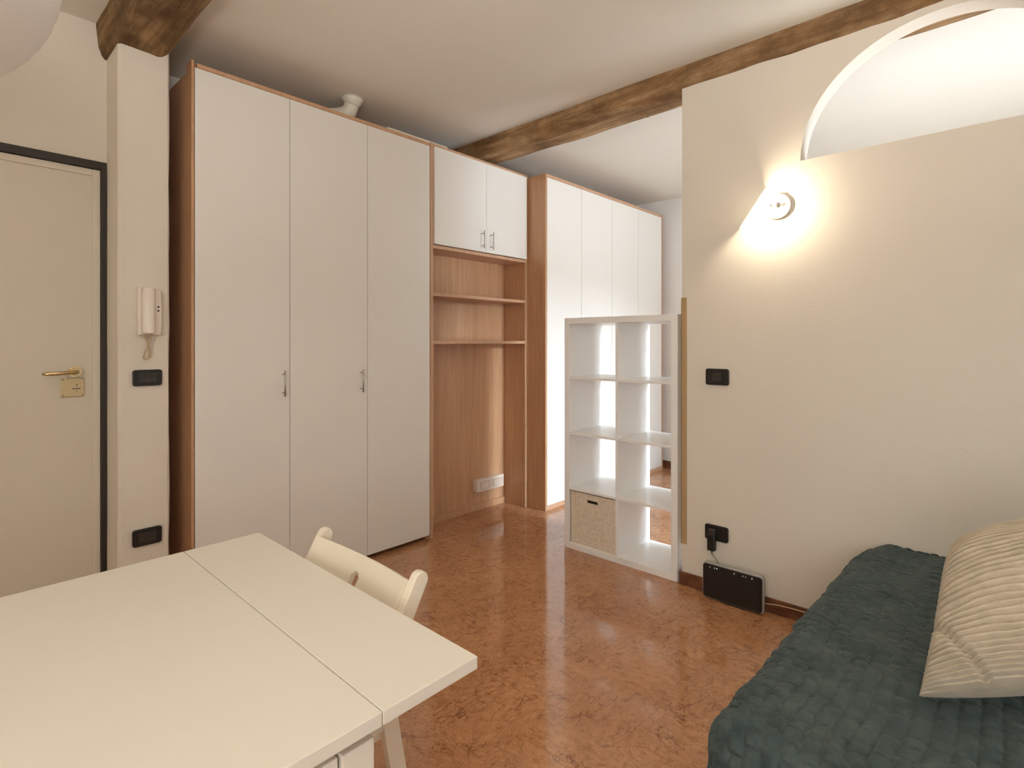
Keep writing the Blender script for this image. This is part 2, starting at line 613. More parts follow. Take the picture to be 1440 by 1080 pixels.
# ------------------------------------------------------------------ entry door
d = bpy.data.objects.new('door_1', None)
d.location = (0.12, YD, 0)
d['kind'] = 'structure'
d['label'] = 'cream entry door in a dark frame left of the pillar'
COL.objects.link(d)
f = 0.024
obj('door_frame', B((dx0, dx0 + f, YD - 0.012, YD + 0.08, 0, dzt), (dx1 - f, dx1 - .0035, YD - 0.012, YD + 0.08, 0, dzt - .001), (dx0 + f, dx1 - f, YD - 0.012, YD + 0.08, dzt - 0.037, dzt - .001)), 'frame_dark', d, bevel=0.002)
lx0, lx1, lz = dx0 + f + .001, dx1 - f - .002, dzt - 0.039
leaf = obj('door_leaf', B((lx0, lx1, YD + 0.012, YD + 0.06, 0.006, lz)), 'entry_door', d, bevel=0.002)
obj('edge_moulding', B((lx1 - 0.03, lx1, YD + 0.004, YD + 0.013, 0.006, lz), (lx0, lx0 + 0.03, YD + 0.004, YD + 0.013, 0.006, lz), (lx0 + 0.03, lx1 - 0.03, YD + 0.004, YD + 0.013, lz - 0.03, lz)), 'entry_border', d, bevel=0.002)
bm = bmesh.new()
tube(bm, [(0.470, YD + 0.012, 1.178), (0.470, YD + 0.004, 1.178)], 0.026, 28)
tube(bm, [(0.470, YD + 0.004, 1.178), (0.470, YD - 0.008, 1.178)], [0.017, 0.015], 24)
tube(bm, [(0.470, YD - 0.004, 1.178), (0.470, YD - 0.035, 1.178), (0.463, YD - 0.046, 1.178), (0.448, YD - 0.05, 1.177), (0.40, YD - 0.05, 1.174), (0.362, YD - 0.048, 1.173), (0.350, YD - 0.042, 1.173)], [0.010, 0.010, 0.010, 0.009, 0.0085, 0.009, 0.005], 14)
obj('door_handle', bm, 'brass', d, smooth=False)
bm = B((0.416, 0.505, YD + 0.004, YD + 0.0125, 1.062, 1.150))
pl = obj('lock_plate', bm, 'brass_plate', d, bevel=0.004)
bm = bmesh.new()
box(bm, 0.459, 0.489, YD + 0.001, YD + 0.0045, 1.098, 1.102)
for (x, z, r) in ((0.475, 1.118, .003), (0.475, 1.111, .002), (0.475, 1.086, .002), (0.425, 1.143, .0025), (0.444, 1.147, .0025), (0.495, 1.143, .0025), (0.495, 1.070, .0025), (0.425, 1.071, .0025)):
    tube(bm, [(x, YD + 0.0045, z), (x, YD + 0.002, z)], r, 10)
obj('keyhole', bm, 'darkgrey', pl)
# torn plaster beside the frame
bm = bmesh.new()
pts = []
for k in range(41):
    z = 0.1 + 2.0 * k / 40
    w = 0.002 + 0.004 * abs(noise.noise(Vector((0, 0, z * 5))))
    pts.append((w, z))
vs = [(bm.verts.new((0.5845 - w * .6, YD - 0.004, z)), bm.verts.new((0.590, YD - 0.004, z)), bm.verts.new((0.5845 - w * .6, YD + .004, z)), bm.verts.new((0.590, YD + .004, z))) for w, z in pts]
for p, q in zip(vs, vs[1:]):
    bm.faces.new((p[0], q[0], q[1], p[1]))
    bm.faces.new((p[0], p[2], q[2], q[0]))
obj('trim_1', bm, 'card', kind='structure')


# ------------------------------------------------------------------ furniture wall
def bar_handle(parent, x, y, z0, z1, r=0.0045, out=0.03):
    bm = bmesh.new()
    tube(bm, [(x, y - out, z0), (x, y - out, z1)], r, 12)
    e = 0.02
    for z in (z0 + e, z1 - e):
        tube(bm, [(x, y, z), (x, y - out, z)], r * 0.85, 10)
    return obj('handle', bm, 'nickel', parent)


Y1 = 2.863
# three-door wardrobe
w1 = thing('wardrobe', 'tall white three-door wardrobe with wooden sides next to the pillar', 'wardrobe', (1.58, 3.14, 0))
z1 = 2.643
obj('side_panel', B((0.866, 0.884, Y1 + 0.07, YB - .03, 0.0, z1 - 0.02)), 'beech_edge', w1, bevel=0.001)  # paler edge veneer on this face, light put into the dark side by colour
obj('front_stile', B((0.860, 0.872, Y1, Y1 + 0.07, 0.0, z1 + 0.01), (0.872, 0.884, Y1 + .022, Y1 + 0.07, 0, z1)), 'beech', w1, bevel=0.001)
obj('side_panel', B((2.275, 2.2905, Y1 + 0.022, YB - .03, 0.0, z1 - 0.02)), 'beech', w1)
obj('top_panel', B((0.884, 2.2905, Y1 + 0.0, YB - .03, z1 - 0.02, z1)), 'beech_edge', w1, bevel=0.001)
obj('back_panel', B((0.884, 2.275, YB - .045, YB - .03, 0.06, z1 - 0.02)), 'beech', w1)
obj('bottom_panel', B((0.884, 2.275, Y1 + 0.022, YB - .045, 0.045, 0.065)), 'beech', w1)
obj('plinth', B((0.884, 2.275, Y1 + 0.06, Y1 + 0.075, 0.0, 0.045)), 'plinth', w1)
ed = [0.874, 1.3375, 1.8146, 2.2905]
for i in range(3):
    g = 0.0015
    dr = obj('door', B((ed[i] + g, ed[i + 1] - g, Y1 + .001, Y1 + 0.02, 0.028, z1 - 0.022)), 'white_door', w1, bevel=0.0012)
    if i == 0:
        bar_handle(dr, 1.297, Y1, 1.026, 1.163)
    if i == 1:
        bar_handle(dr, 1.767, Y1, 1.018, 1.154)

# tall open unit with top cupboard
u = thing('wall_unit', 'beech open shelf unit with two-door top cupboard between the wardrobes', 'shelf unit', (2.79, 3.0, 0))
YN = 3.092
ZU = 2.646
obj('side_panel', B((2.2925, 2.3155, Y1 - 0.004, YN, 0.0, ZU)), 'beech_edge', u, bevel=0.001)
obj('side_panel', B((3.2490, 3.2775, Y1, YN, 0.0, ZU)), 'beech', u, bevel=0.001)
obj('back_panel', B((2.3155, 3.249, YN, YN + 0.016, 0.05, ZU - .02)), 'beech', u)
obj('skirting_strip', B((2.3155, 3.249, YN - 0.012, YN, 0.0, 0.05)), 'beech', u, bevel=0.001)
obj('top_panel', B((2.3155, 3.249, Y1, YN, ZU - 0.022, ZU)), 'beech_edge', u, bevel=0.001)
for z in (1.968, 1.648, 1.324):
    obj('shelf', B((2.3155, 3.249, Y1 + (0.0 if z > 1.9 else 0.004), YN, z - 0.022, z)), 'beech_edge', u, bevel=0.001)
for x0, x1, hx in ((2.3175, 2.7985, 2.752), (2.8015, 3.248, 2.845)):
    dr = obj('door', B((x0, x1, Y1 - 0.018, Y1 - .001, 1.972, ZU - 0.024)), 'white_door', u, bevel=0.0012)
    bar_handle(dr, hx, Y1 - 0.018, 1.995, 2.122, 0.004, 0.028)
# carcass depth behind (unit stands off the wall)
for z in (0.30, 2.30):
    obj('rear_brace', B((2.3155, 3.249, YN + 0.016, YB - .03, z, z + .02)), 'beech', u)

# four-door wardrobe
Y2 = 2.679
w2 = thing('wardrobe', 'tall white four-door wardrobe without handles at the far end behind the open cube shelf', 'wardrobe', (4.24, 3.05, 0))
z2 = 2.628
obj('side_panel', B((3.279, 3.299, Y2, YB - .03, 0.0, z2)), 'beech', w2, bevel=0.001)
obj('side_panel', B((5.172, 5.194, Y2, YB - .03, 0.0, z2)), 'beech', w2, bevel=0.001)
obj('top_panel', B((3.299, 5.172, Y2, YB - .03, z2 - 0.024, z2)), 'beech_edge', w2, bevel=0.001)
obj('back_panel', B((3.299, 5.172, YB - .045, YB - .03, 0.05, z2 - 0.024)), 'beech', w2)
obj('plinth', B((3.299, 5.172, Y2, Y2 + 0.02, 0.0, 0.035)), 'beech_edge', w2, bevel=0.001)
ed = [3.300, 3.7595, 4.2325, 4.7015, 5.171]
for i in range(4):
    obj('door', B((ed[i] + 0.0018, ed[i + 1] - 0.0018, Y2 + .001, Y2 + 0.02, 0.037, z2 - 0.026)), 'white_door', w2, bevel=0.0012)

# ------------------------------------------------------------------ cube shelf (2 x 4)
KX0, KX1, KY0, KY1, KZ = 2.797, 3.187, 1.356, 2.128, 1.468
k = thing('cube_shelf', 'white open cube shelf, two by four, standing at the end of the partition', 'shelf', ((KX0 + KX1) / 2, (KY0 + KY1) / 2, 0))
o_ = 0.038
i_ = 0.016
obj('side_panel', B((KX0, KX1, KY0, KY0 + o_, o_, KZ - o_)), 'white_shelf', k, bevel=0.0015)
obj('side_panel', B((KX0, KX1, KY1 - o_, KY1, o_, KZ - o_)), 'white_shelf', k, bevel=0.0015)
obj('top_panel', B((KX0, KX1, KY0, KY1, KZ - o_, KZ)), 'white_shelf', k, bevel=0.0015)
obj('bottom_panel', B((KX0, KX1, KY0, KY1, 0.0, o_)), 'white_shelf', k, bevel=0.0015)
ym = (KY0 + KY1) / 2
obj('divider', B((KX0 + .002, KX1 - .002, ym - i_ / 2, ym + i_ / 2, o_, KZ - o_)), 'white_shelf', k, bevel=0.001)
cell = (KZ - 2 * o_ - 3 * i_) / 4
for r in range(3):
    z = o_ + cell * (r + 1) + i_ * r
    for y0, y1 in ((KY0 + o_, ym - i_ / 2), (ym + i_ / 2, KY1 - o_)):
        obj('shelf', B((KX0 + .002, KX1 - .002, y0, y1, z, z + i_)), 'white_shelf', k, bevel=0.001)


# woven storage basket in the lower far cell
def basket():
    y0, y1, z0, z1_ = ym + i_ / 2 + .008, KY1 - o_ - .006, o_ + .001, o_ + cell - .012
    x0, x1 = KX0 + 0.012, KX0 + 0.35
    bk = thing('storage_basket', 'woven cream storage basket in the lowest cell of the cube shelf', 'basket', ((x0 + x1) / 2, (y0 + y1) / 2, z0))
    # woven front: over-under relief around uprights, with a slot handle
    bm = bmesh.new()
    NY, NZ = 140, 150
    hy, hz, hw, hh = (y0 + y1) / 2 + .0, z1_ - 0.042, 0.040, 0.010
    grid = []
    for j in range(NZ + 1):
        row = []
        z = z0 + (z1_ - z0) * j / NZ
        for i in range(NY + 1):
            y = y0 + (y1 - y0) * i / NY
            fy, fz = (y - y0) / (y1 - y0), (z - z0) / (z1_ - z0)
            h = 0
            if 0.06 < fy < 0.94 and 0.06 < fz < 0.95:
                a1 = math.sin(math.pi * z / 0.0125)
                par = 1 if int(z / 0.0125) % 2 else -1
                h = 0.007 * abs(a1) ** 0.7 * (0.15 + 0.85 * max(0, par * math.sin(math.pi * y / 0.019)) ** 0.7) - 0.003
            else:
                h = 0.0025
            row.append(bm.verts.new((x0 - h + 0.004, y, z)))
        grid.append(row)
    for j in range(NZ):
        for i in range(NY):
            y = y0 + (y1 - y0) * (i + .5) / NY
            z = z0 + (z1_ - z0) * (j + .5) / NZ
            if abs(y - hy) < hw and abs(z - hz) < hh:
                continue
            f = bm.faces.new((grid[j][i], grid[j][i + 1], grid[j + 1][i + 1], grid[j + 1][i]))
    # other sides with thickness
    t = 0.008
    box(bm, x0 + .004, x1, y0, y0 + t, z0, z1_)
    box(bm, x0 + .004, x1, y1 - t, y1, z0, z1_)
    box(bm, x1 - t, x1, y0 + t, y1 - t, z0, z1_)
    box(bm, x0 + .004, x1 - t, y0 + t, y1 - t, z0, z0 + t)
    # inner face of the front around the slot
    for (a0, a1, b0, b1) in ((y0, hy - hw, z0, z1_), (hy + hw, y1, z0, z1_), (hy - hw, hy + hw, z0, hz - hh), (hy - hw, hy + hw, hz + hh, z1_)):
        box(bm, x0 + .0045, x0 + .010, a0, a1, b0, b1)
    obj('body', bm, 'weave', bk)
    bm = bmesh.new()
    loop = [(x0 + .002, y0 + .003, z1_), (x0 + .002, y1 - .003, z1_), (x1 - .003, y1 - .003, z1_), (x1 - .003, y0 + .003, z1_)]
    for p, q in zip(loop, loop[1:] + loop[:1]):
        n = 24
        for s in (0, math.pi):
            tube(bm, [Vector(p).lerp(Vector(q), t_ / n) + Vector((0, 0, .0025 * math.sin(t_ * 1.6 + s))) for t_ in range(n + 1)], 0.003, 6)
    obj('rim', bm, 'weave', bk)
    bm = bmesh.new()
    ring = rrect(hy, hz, 2 * hw + .006, 2 * hh + .006, .008, 4)
    tube(bm, [(x0 - .001, p[0], p[1]) for p in ring] + [(x0 - .001, ring[0][0], ring[0][1])], 0.0032, 6)
    obj('handle_rim', bm, 'weave', bk)


basket()

# tan edging strip on the partition corner
tag(obj('corner_guard', B((XW - 0.004, XW - .0002, 1.302, 1.334, 0.22, 1.555), (XW - 0.004, XW + .1, 1.3303, 1.334, 0.22, 1.555)), 'card', bevel=0.001),
    'tan protective edging strip on the corner of the partition beside the cube shelf', 'corner strip')


# ------------------------------------------------------------------ switches and sockets
def plate(name, label, cat, origin, face, w=0.118, h=0.078, cells=3, group=None, roll=0.0, rocker='darkgrey', proud=0.012, plate_mat='black', socket=False):
    """local frame: x across, z up, -y out of the wall"""
    t = thing(name, label, cat, (0, 0, 0), group)
    bm = bmesh.new()
    prism(bm, rrect(0, 0, w, h, 0.012, 5), 1, -proud, 0)
    obj('cover_plate', bm, plate_mat, t, bevel=0.003)
    cw = 0.022
    for c in range(cells):
        x = (c - (cells - 1) / 2) * (cw + .0015)
        if socket:
            bm = B((x - cw / 2, x + cw / 2, -proud - .0015, -proud + .001, -0.021, 0.021))
            pt = obj('socket_module', bm, rocker, t, bevel=0.001)
            bm = bmesh.new()
            for zz in (-0.010, 0, 0.010):
                tube(bm, [(x, -proud - .0018, zz), (x, -proud - .0005, zz)], 0.0024, 10)
            obj('pin_holes', bm, 'plinth', pt)
        else:
            bm = bmesh.new()
            prism(bm, [(-proud + .001, -0.021), (-proud + .001, 0.021), (-proud - .004, 0.021), (-proud - .0015, 0), (-proud - .0015, -0.021)], 0, x - cw / 2, x + cw / 2)
            obj('rocker', bm, rocker, t, bevel=0.001)
    t.location = origin
    t.rotation_euler = (0, roll, 0) if face == 'y' else (0, 0, -math.pi / 2)
    if face == 'x':
        t.rotation_euler = (roll, 0, -math.pi / 2)
    return t


# face 'y': wall faces -Y ; face 'x': wall faces -X
plate('light_switch', 'black switch plate on the pillar, directly below the intercom', 'light switch', (0.695, 2.923, 1.150), 'y', 0.116, 0.074)
plate('light_switch', 'black switch plate low on the pillar, just above the table', 'light switch', (0.694, 2.923, 0.424), 'y', 0.116, 0.078)
plate('light_switch', 'black switch plate halfway up the partition, right of the tan edging', 'light switch', (XW - .0005, 1.134, 1.133), 'x', 0.122, 0.085, cells=2)
plate('wall_socket', 'black socket plate low on the partition holding the plugged-in adapter', 'socket', (XW - .0005, 1.138, 0.322), 'x', 0.122, 0.080, cells=3, socket=True, rocker='black')

# surface box in the niche
sb = thing('socket_box', 'white surface-mounted socket strip low on the back of the niche', 'socket', (3.045, YN, 0.19))
X0, X1, zA, zB = 2.893, 3.197, 0.150, 0.246
obj('housing', B((X0, X1, YN - 0.045, YN - .0005, zA, zB)), 'socket_white', sb, bevel=0.005)
ins = obj('inset', B((X0 + 0.035, X1 - 0.012, YN - 0.048, YN - 0.044, zA + 0.016, zB - 0.018)), 'socket_grey', sb, bevel=0.003)
for x in (X0 + .062, X0 + .085, X0 + .108, X0 + .150, X0 + .205, X0 + .228, X0 + .260):
    obj('module', B((x - .009, x + .009, YN - 0.051, YN - 0.047, zA + 0.024, zB - 0.026)), 'socket_white', ins, bevel=0.001)
for x in (X0 + .150, X0 + .260):
    bm = bmesh.new()
    for dz in (-.012, 0, .012):
        tube(bm, [(x, YN - .0515, 0.199 + dz), (x, YN - .050, 0.199 + dz)], 0.0025, 8)
    obj('pin_holes', bm, 'darkgrey', ins)

# ------------------------------------------------------------------ intercom
ic = thing('intercom', 'cream wall intercom handset with curled cord on the pillar', 'intercom', (0.700, 2.923, 1.45))
YI = 2.922
bm = bmesh.new()
prism(bm, [(0.655, 1.345), (0.741, 1.345), (0.746, 1.36), (0.748, 1.45), (0.744, 1.556), (0.655, 1.562)], 1, YI - 0.026, YI)
obj('base', bm, 'pink_plastic', ic, bevel=0.004)
bm = bmesh.new()
rings = []
n = 20
for i in range(n + 1):
    s = i / n
    z = 1.352 + 0.206 * s
    e = min(1, math.sin(math.pi * min(max(s, 0.0), 1.0)) ** 0.35 + 0.05)
    yc = YI - 0.026 - 0.002
    dep = 0.018 + 0.014 * (abs(2 * s - 1) ** 1.5) * 1.0 + 0.012
    hw = 0.027 * (0.9 + 0.1 * e)
    ring = []
    for q in range(9):
        t = math.pi * q / 8
        ring.append(bm.verts.new((0.692 - hw * math.cos(t), yc - dep * (math.sin(t) ** 0.7), z)))
    rings.append(ring)
for p, q in zip(rings, rings[1:]):
    for j in range(8):
        f = bm.faces.new((p[j], p[j + 1], q[j + 1], q[j]))
        f.smooth = True
    bm.faces.new((p[8], p[0], q[0], q[8]))
bm.faces.new(rings[0])
bm.faces.new(rings[-1])
obj('handset', bm, 'cream', ic, bevel=0.003)
bm = bmesh.new()
for z in (1.475, 1.457):
    tube(bm, [(0.733, YI - 0.026, z), (0.733, YI - 0.029, z)], 0.0042, 12)
obj('button', bm, 'plinth', ic)
pts = bezier((0.705, YI - 0.03, 1.350), (0.700, YI - 0.035, 1.30), (0.66, YI - 0.03, 1.24), (0.684, YI - 0.018, 1.236), 16) + \
    bezier((0.684, YI - 0.018, 1.236), (0.715, YI - 0.012, 1.236), (0.700, YI - 0.015, 1.30), (0.680, YI - 0.018, 1.346), 16)[1:]
bm = bmesh.new()
core = []
for i in range(len(pts) - 1):
    for s in range(6):
        p = pts[i].lerp(pts[i + 1], s / 6)
        an = (i * 6 + s) * 1.35
        core.append(p + Vector((math.cos(an) * .0032, math.sin(an) * .0032, math.sin(an * 1) * .001)))
tube(bm, core, 0.0019, 6)
tube(bm, pts, 0.0024, 6)
obj('cord', bm, 'cordcream', ic)

# ------------------------------------------------------------------ wall lamp
LY, LZ = 0.838, 1.966
lamp = thing('wall_lamp', 'lit round wall lamp with a tilted white shade plate under the arch', 'lamp', (XW, LY, LZ))
bm = bmesh.new()
tube(bm, [(XW - .0005, LY, LZ), (XW - 0.018, LY, LZ), (XW - 0.021, LY, LZ)], [0.060, 0.060, 0.054], 40)
obj('wall_disc', bm, 'white_metal', lamp)
bm = bmesh.new()
tube(bm, [(XW - 0.021, LY, LZ), (XW - 0.05, LY, LZ)], 0.012, 20)
tube(bm, [(XW - 0.05, LY - .02, LZ), (XW - 0.05, LY + .02, LZ)], 0.010, 16)
tube(bm, [(XW - 0.05, LY + .02, LZ), (XW - 0.095, LY + .034, LZ)], 0.006, 12)
obj('lamp_holder', bm, 'nickel', lamp)
bulb_c = Vector((XW - 0.105, LY + 0.034, LZ - 0.004))
bm = bmesh.new()
bmesh.ops.create_uvsphere(bm, u_segments=20, v_segments=14, radius=0.022)
bmesh.ops.translate(bm, verts=bm.verts, vec=bulb_c)
obj('bulb', bm, 'bulb', lamp, smooth=True)
# shade plate: seen edge on; its long edge runs from low-far to high-near
A0 = Vector((XW - 0.14, 0.966, 1.860))
A1 = Vector((XW - 0.14, 0.852, 2.022))
e1 = (A1 - A0).normalized()
cen = (A0 + A1) / 2
view = (cen - Vector((0, 0, 1.31))).normalized()
e2 = (view - e1 * view.dot(e1)).normalized()
e3 = e1.cross(e2).normalized()
L = (A1 - A0).length / 2
bm = bmesh.new()
vs = box(bm, -L, L, -0.075, 0.075, -0.005, 0.005)
mt = Matrix((e1, e2, e3)).transposed().to_4x4()
mt.translation = cen + e2 * 0.055
bmesh.ops.transform(bm, matrix=mt, verts=bm.verts)
obj('shade_plate', bm, 'opal', lamp, bevel=0.002)
for s in (-0.6, 0.6):
    bm = bmesh.new()
    p = mt @ Vector((s * L, 0.03, 0))
    tube(bm, [p, Vector((XW - 0.02, LY + (0.03 if s < 0 else -0.0), LZ + (-0.035 if s < 0 else 0.04)))], 0.003, 8)
    obj('bracket', bm, 'white_metal', lamp)
ld = bpy.data.lights.new('wall_lamp_light', 'POINT')
ld.energy = 24
ld.color = (1.0, 0.84, 0.62)
ld.shadow_soft_size = 0.026
lo = bpy.data.objects.new('wall_lamp_light', ld)
lo.location = bulb_c
COL.objects.link(lo)
lo.parent = lamp
lo.matrix_parent_inverse = lamp.matrix_basis.inverted()

# ------------------------------------------------------------------ paper globe pendant above the table
gc = Vector((-0.055, 1.086, 1.855))
gl = thing('pendant_lamp', 'large unlit white paper globe hanging over the table', 'lamp', (gc.x, gc.y, HC))
bm = bmesh.new()
rings = []
for i in range(49):
    t = 0.16 + (math.pi - 0.32) * i / 48
    r = 0.2 * math.sin(t) * (1 + 0.004 * math.cos(i * math.pi))
    rings.append((gc.z + 0.2 * math.cos(t), r))
prev = None
for z, r in rings:
    ring = [bm.verts.new((gc.x + r * math.cos(a_), gc.y + r * math.sin(a_), z)) for a_ in [2 * math.pi * q / 48 for q in range(48)]]
    if prev:
        for q in range(48):
            f = bm.faces.new((prev[q], prev[(q + 1) % 48], ring[(q + 1) % 48], ring[q]))
            f.smooth = True
    prev = ring
obj('shade', bm, 'paper', gl)
obj('cord', T([(gc.x, gc.y, gc.z + 0.12), (gc.x, gc.y, HC - .02)], 0.003, 8), 'cream', gl)
obj('lamp_socket', T([(gc.x, gc.y, gc.z + 0.05), (gc.x, gc.y, gc.z + 0.13)], 0.018, 16), 'cream', gl)
obj('ceiling_rose', T([(gc.x, gc.y, HC - .03), (gc.x, gc.y, HC - .0005)], [0.03, 0.05], 24), 'cream', gl)

# ------------------------------------------------------------------ duct elbow and strip over the wardrobe
du = thing('vent_pipe', 'white flared pipe elbow between the wardrobe top and the ceiling', 'pipe', (1.77, 2.97, HC))
bm = bmesh.new()
tube(bm, [(1.775, 2.97, HC - .001), (1.775, 2.97, HC - .012), (1.774, 2.972, HC - .03), (1.772, 2.975, HC - .045)], [0.066, 0.064, 0.052, 0.044], 28)
obj('flange', bm, 'pvc', du)
bm = bmesh.new()
pp = [(1.772, 2.975, HC - .04)] + bezier((1.770, 2.977, HC - .05), (1.766, 2.98, HC - .09), (1.752, 3.0, HC - .095), (1.70, 3.06, HC - .105), 10)
tube(bm, pp, [0.043] * 4 + [0.045] * (len(pp) - 4), 24)
obj('elbow', bm, 'pvc', du)
obj('collar', T([(1.71, 3.05, HC - .104), (1.67, 3.10, HC - .106)], 0.0475, 24), 'pvc', du)
tag(obj('trim_strip', B((1.97, 2.46, Y1 + .02, Y1 + .05, z1 + .0035, z1 + 0.020)), 'pvc', bevel=0.002),
    'thin white strip lying on top of the wardrobe beside the beam', 'strip')

# small hook in the beam
tag(obj('ceiling_hook', T([(2.955, 1.62, 2.69), (2.955, 1.62, 2.668), (2.950, 1.615, 2.657), (2.942, 1.61, 2.656), (2.937, 1.607, 2.663)], 0.0016, 6), 'nickel'),
    'tiny wire hook under the long ceiling beam', 'hook')

# ------------------------------------------------------------------ table
ZT, TT = 0.740, 0.023
TX0, TX1, TY0, TY1 = -0.72, 0.684, 0.718, 1.668
tb = thing('dining_table', 'white drop-leaf table with drawers in the foreground', 'table', (-0.02, 1.19, 0))
s1, s0 = 0.482, -0.518
obj('tabletop', B((s0 + .0008, s1 - .0008, TY0, TY1, ZT - TT, ZT)), 'table_white', tb, bevel=0.0015)
obj('leaf', B((s1 + .0008, TX1, TY0, TY1, ZT - TT, ZT)), 'table_white', tb, bevel=0.0015)
obj('leaf', B((TX0, s0 - .0008, TY0, TY1, ZT - TT, ZT)), 'table_white', tb, bevel=0.0015)
za = ZT - TT
for (x0, x1) in ((0.425, 0.480), (-0.516, -0.461)):
    for (y0, y1) in ((TY0 + .02, TY0 + .06), (TY1 - .06, TY1 - .02)):
        obj('leg', B((x0, x1, y0, y1, 0, za - .026)), 'table_white', tb, bevel=0.002)
obj('apron', B((-0.461, 0.425, TY0 + .030, TY0 + .045, za - .20, za - .19), (-0.461, 0.425, TY1 - .045, TY1 - .030, za - .20, za), (0.460, 0.478, TY0 + .06, TY1 - .06, za - .10, za), (-0.514, -0.496, TY0 + .06, TY1 - .06, za - .10, za),
                (-0.461, 0.46, TY0 + .0795, TY0 + .10, za - .20, za)), 'table_white', tb)
for x0, x1 in ((0.0, 0.421), (-0.457, -0.004)):
    dr = obj('drawer', B((x0, x1, TY0 + .026, TY0 + .079, za - .196, za - .028)), 'table_white', tb, bevel=0.002)
    obj('knob', T([((x0 + x1) / 2, TY0 + .026, za - .10), ((x0 + x1) / 2, TY0 + .012, za - .10), ((x0 + x1) / 2, TY0 + .004, za - .10)], [0.008, 0.008, 0.014], 16), 'table_white', dr)


# ------------------------------------------------------------------ folding chair
def chair():
    y0, y1 = 1.012, 1.472
    c = thing('folding_chair', 'white wooden folding chair tucked under the end of the table', 'chair', (0.55, 1.24, 0))

    def slab(p, q, w, t, ya, yb, round_top=False):
        """straight bar in the XZ plane between p and q, t = thickness across"""
        bm = bmesh.new()
        p = Vector((p[0], 0, p[1]))
        q = Vector((q[0], 0, q[1]))
        dd = (q - p).normalized()
        nn_ = Vector((dd.z, 0, -dd.x))
        out = [p + nn_ * t / 2, p - nn_ * t / 2]
        if round_top:
            c0 = q - dd * t / 2
            for k_ in range(9):
                an = math.pi * k_ / 8
                out.append(c0 - nn_ * t / 2 * math.cos(an) + dd * t / 2 * math.sin(an))
        else:
            out += [q - nn_ * t / 2, q + nn_ * t / 2]
        prism(bm, [(v.x, v.z) for v in out], 1, ya, yb)
        return bm
    for ya in (y0, y1 - 0.022):
        obj('post', slab((0.36, 0.0), (0.795, 0.775), 0, 0.040, ya, ya + 0.022, True), 'chair_white', c, bevel=0.003)
    for ya in (y0 + 0.026, y1 - 0.048):
        obj('leg', slab((0.80, 0.0), (0.715, 0.475), 0, 0.040, ya, ya + 0.022), 'chair_white', c, bevel=0.003)
    # backrest, gently bowed, with a grip hole
    bm = bmesh.new()
    NY, NZ = 120, 50
    p0, p1 = Vector((0.690, 0, 0.625)), Vector((0.768, 0, 0.757))
    dd = (p1 - p0).normalized()
    nrm = Vector((dd.z, 0, -dd.x))
    ya, yb = y0 + .022, y1 - .022

    def pos(u, v, side):
        y = ya + (yb - ya) * u
        bow = 0.022 * (1 - (2 * u - 1) ** 2)
        crown = 0.004 * (1 - (2 * u - 1) ** 2)
        p = p0.lerp(p1, v) + dd * crown * v + nrm * (bow + side * 0.007 - .008)
        return Vector((p.x, y, p.z))
    vg = {}
    for side in (-1, 1):
        for j in range(NZ + 1):
            for i in range(NY + 1):
                vg[(side, i, j)] = bm.verts.new(pos(i / NY, j / NZ, side))

    def hole(i, j):
        u, v = (i + .5) / NY, (j + .5) / NZ
        dy = abs(u - 0.5) * (yb - ya)
        dz = v * 0.153
        if dy < 0.017 and 0.055 < dz < 0.096:
            return True
        return (dy ** 2 + (dz - 0.096) ** 2) < 0.0172 ** 2
    holes = {(i, j) for i in range(NY) for j in range(NZ) if hole(i, j)}
    for side in (-1, 1):
        for j in range(NZ):
            for i in range(NY):
                if (i, j) in holes:
                    continue
                bm.faces.new((vg[(side, i, j)], vg[(side, i + 1, j)], vg[(side, i + 1, j + 1)], vg[(side, i, j + 1)]))

    def wall_(i0, j0, i1, j1):
        bm.faces.new((vg[(-1, i0, j0)], vg[(-1, i1, j1)], vg[(1, i1, j1)], vg[(1, i0, j0)]))
    for i in range(NY):
        wall_(i, 0, i + 1, 0)
        wall_(i, NZ, i + 1, NZ)
    for j in range(NZ):
        wall_(0, j, 0, j + 1)
        wall_(NY, j, NY, j + 1)
    for (i, j) in holes:
        for di, dj, e in ((1, 0, (i + 1, j, i + 1, j + 1)), (-1, 0, (i, j, i, j + 1)), (0, 1, (i, j + 1, i + 1, j + 1)), (0, -1, (i, j, i + 1, j))):
            if (i + di, j + dj) not in holes:
                wall_(*e)
    obj('backrest', bm, 'chair_white', c)
    # seat: side rails and slats
    for ya_ in (y0 + .050, y1 - .072):
        obj('seat_rail', B((0.315, 0.735, ya_, ya_ + 0.022, 0.405, 0.437)), 'chair_white', c, bevel=0.003)
    for q in range(6):
        x = 0.30 + q * 0.069
        obj('seat_slat', B((x, x + 0.058, y0 + .03, y1 - .03, 0.437, 0.452)), 'chair_white', c, bevel=0.003)
    for (x, z) in ((0.705, 0.425), (0.415, 0.12), (0.775, 0.14)):
        obj('crossbar', T([(x, y0 + .022 if x < .7 else y0 + .048, z), (x, y1 - .022 if x < .7 else y1 - .048, z)], 0.0095, 14), 'chair_white', c)
    return c


chair()


# ------------------------------------------------------------------ bed with quilt
BX0, BX1, BY1, BY0 = 1.13, 2.785, 0.505, -1.65
bed = thing('sofa_bed', 'low sofa bed under a dark teal quilt in the right foreground', 'bed', (1.95, -0.5, 0))
obj('mattress', B((BX0 + .05, BX1 - .02, BY0 + .05, BY1 - .11, 0.10, 0.40)), 'ticking', bed, bevel=0.04, seg=4)
obj('base', B((BX0 + .12, BX1 - .06, BY0 + .1, BY1 - .12, 0.0, 0.10)), 'plinth', bed)


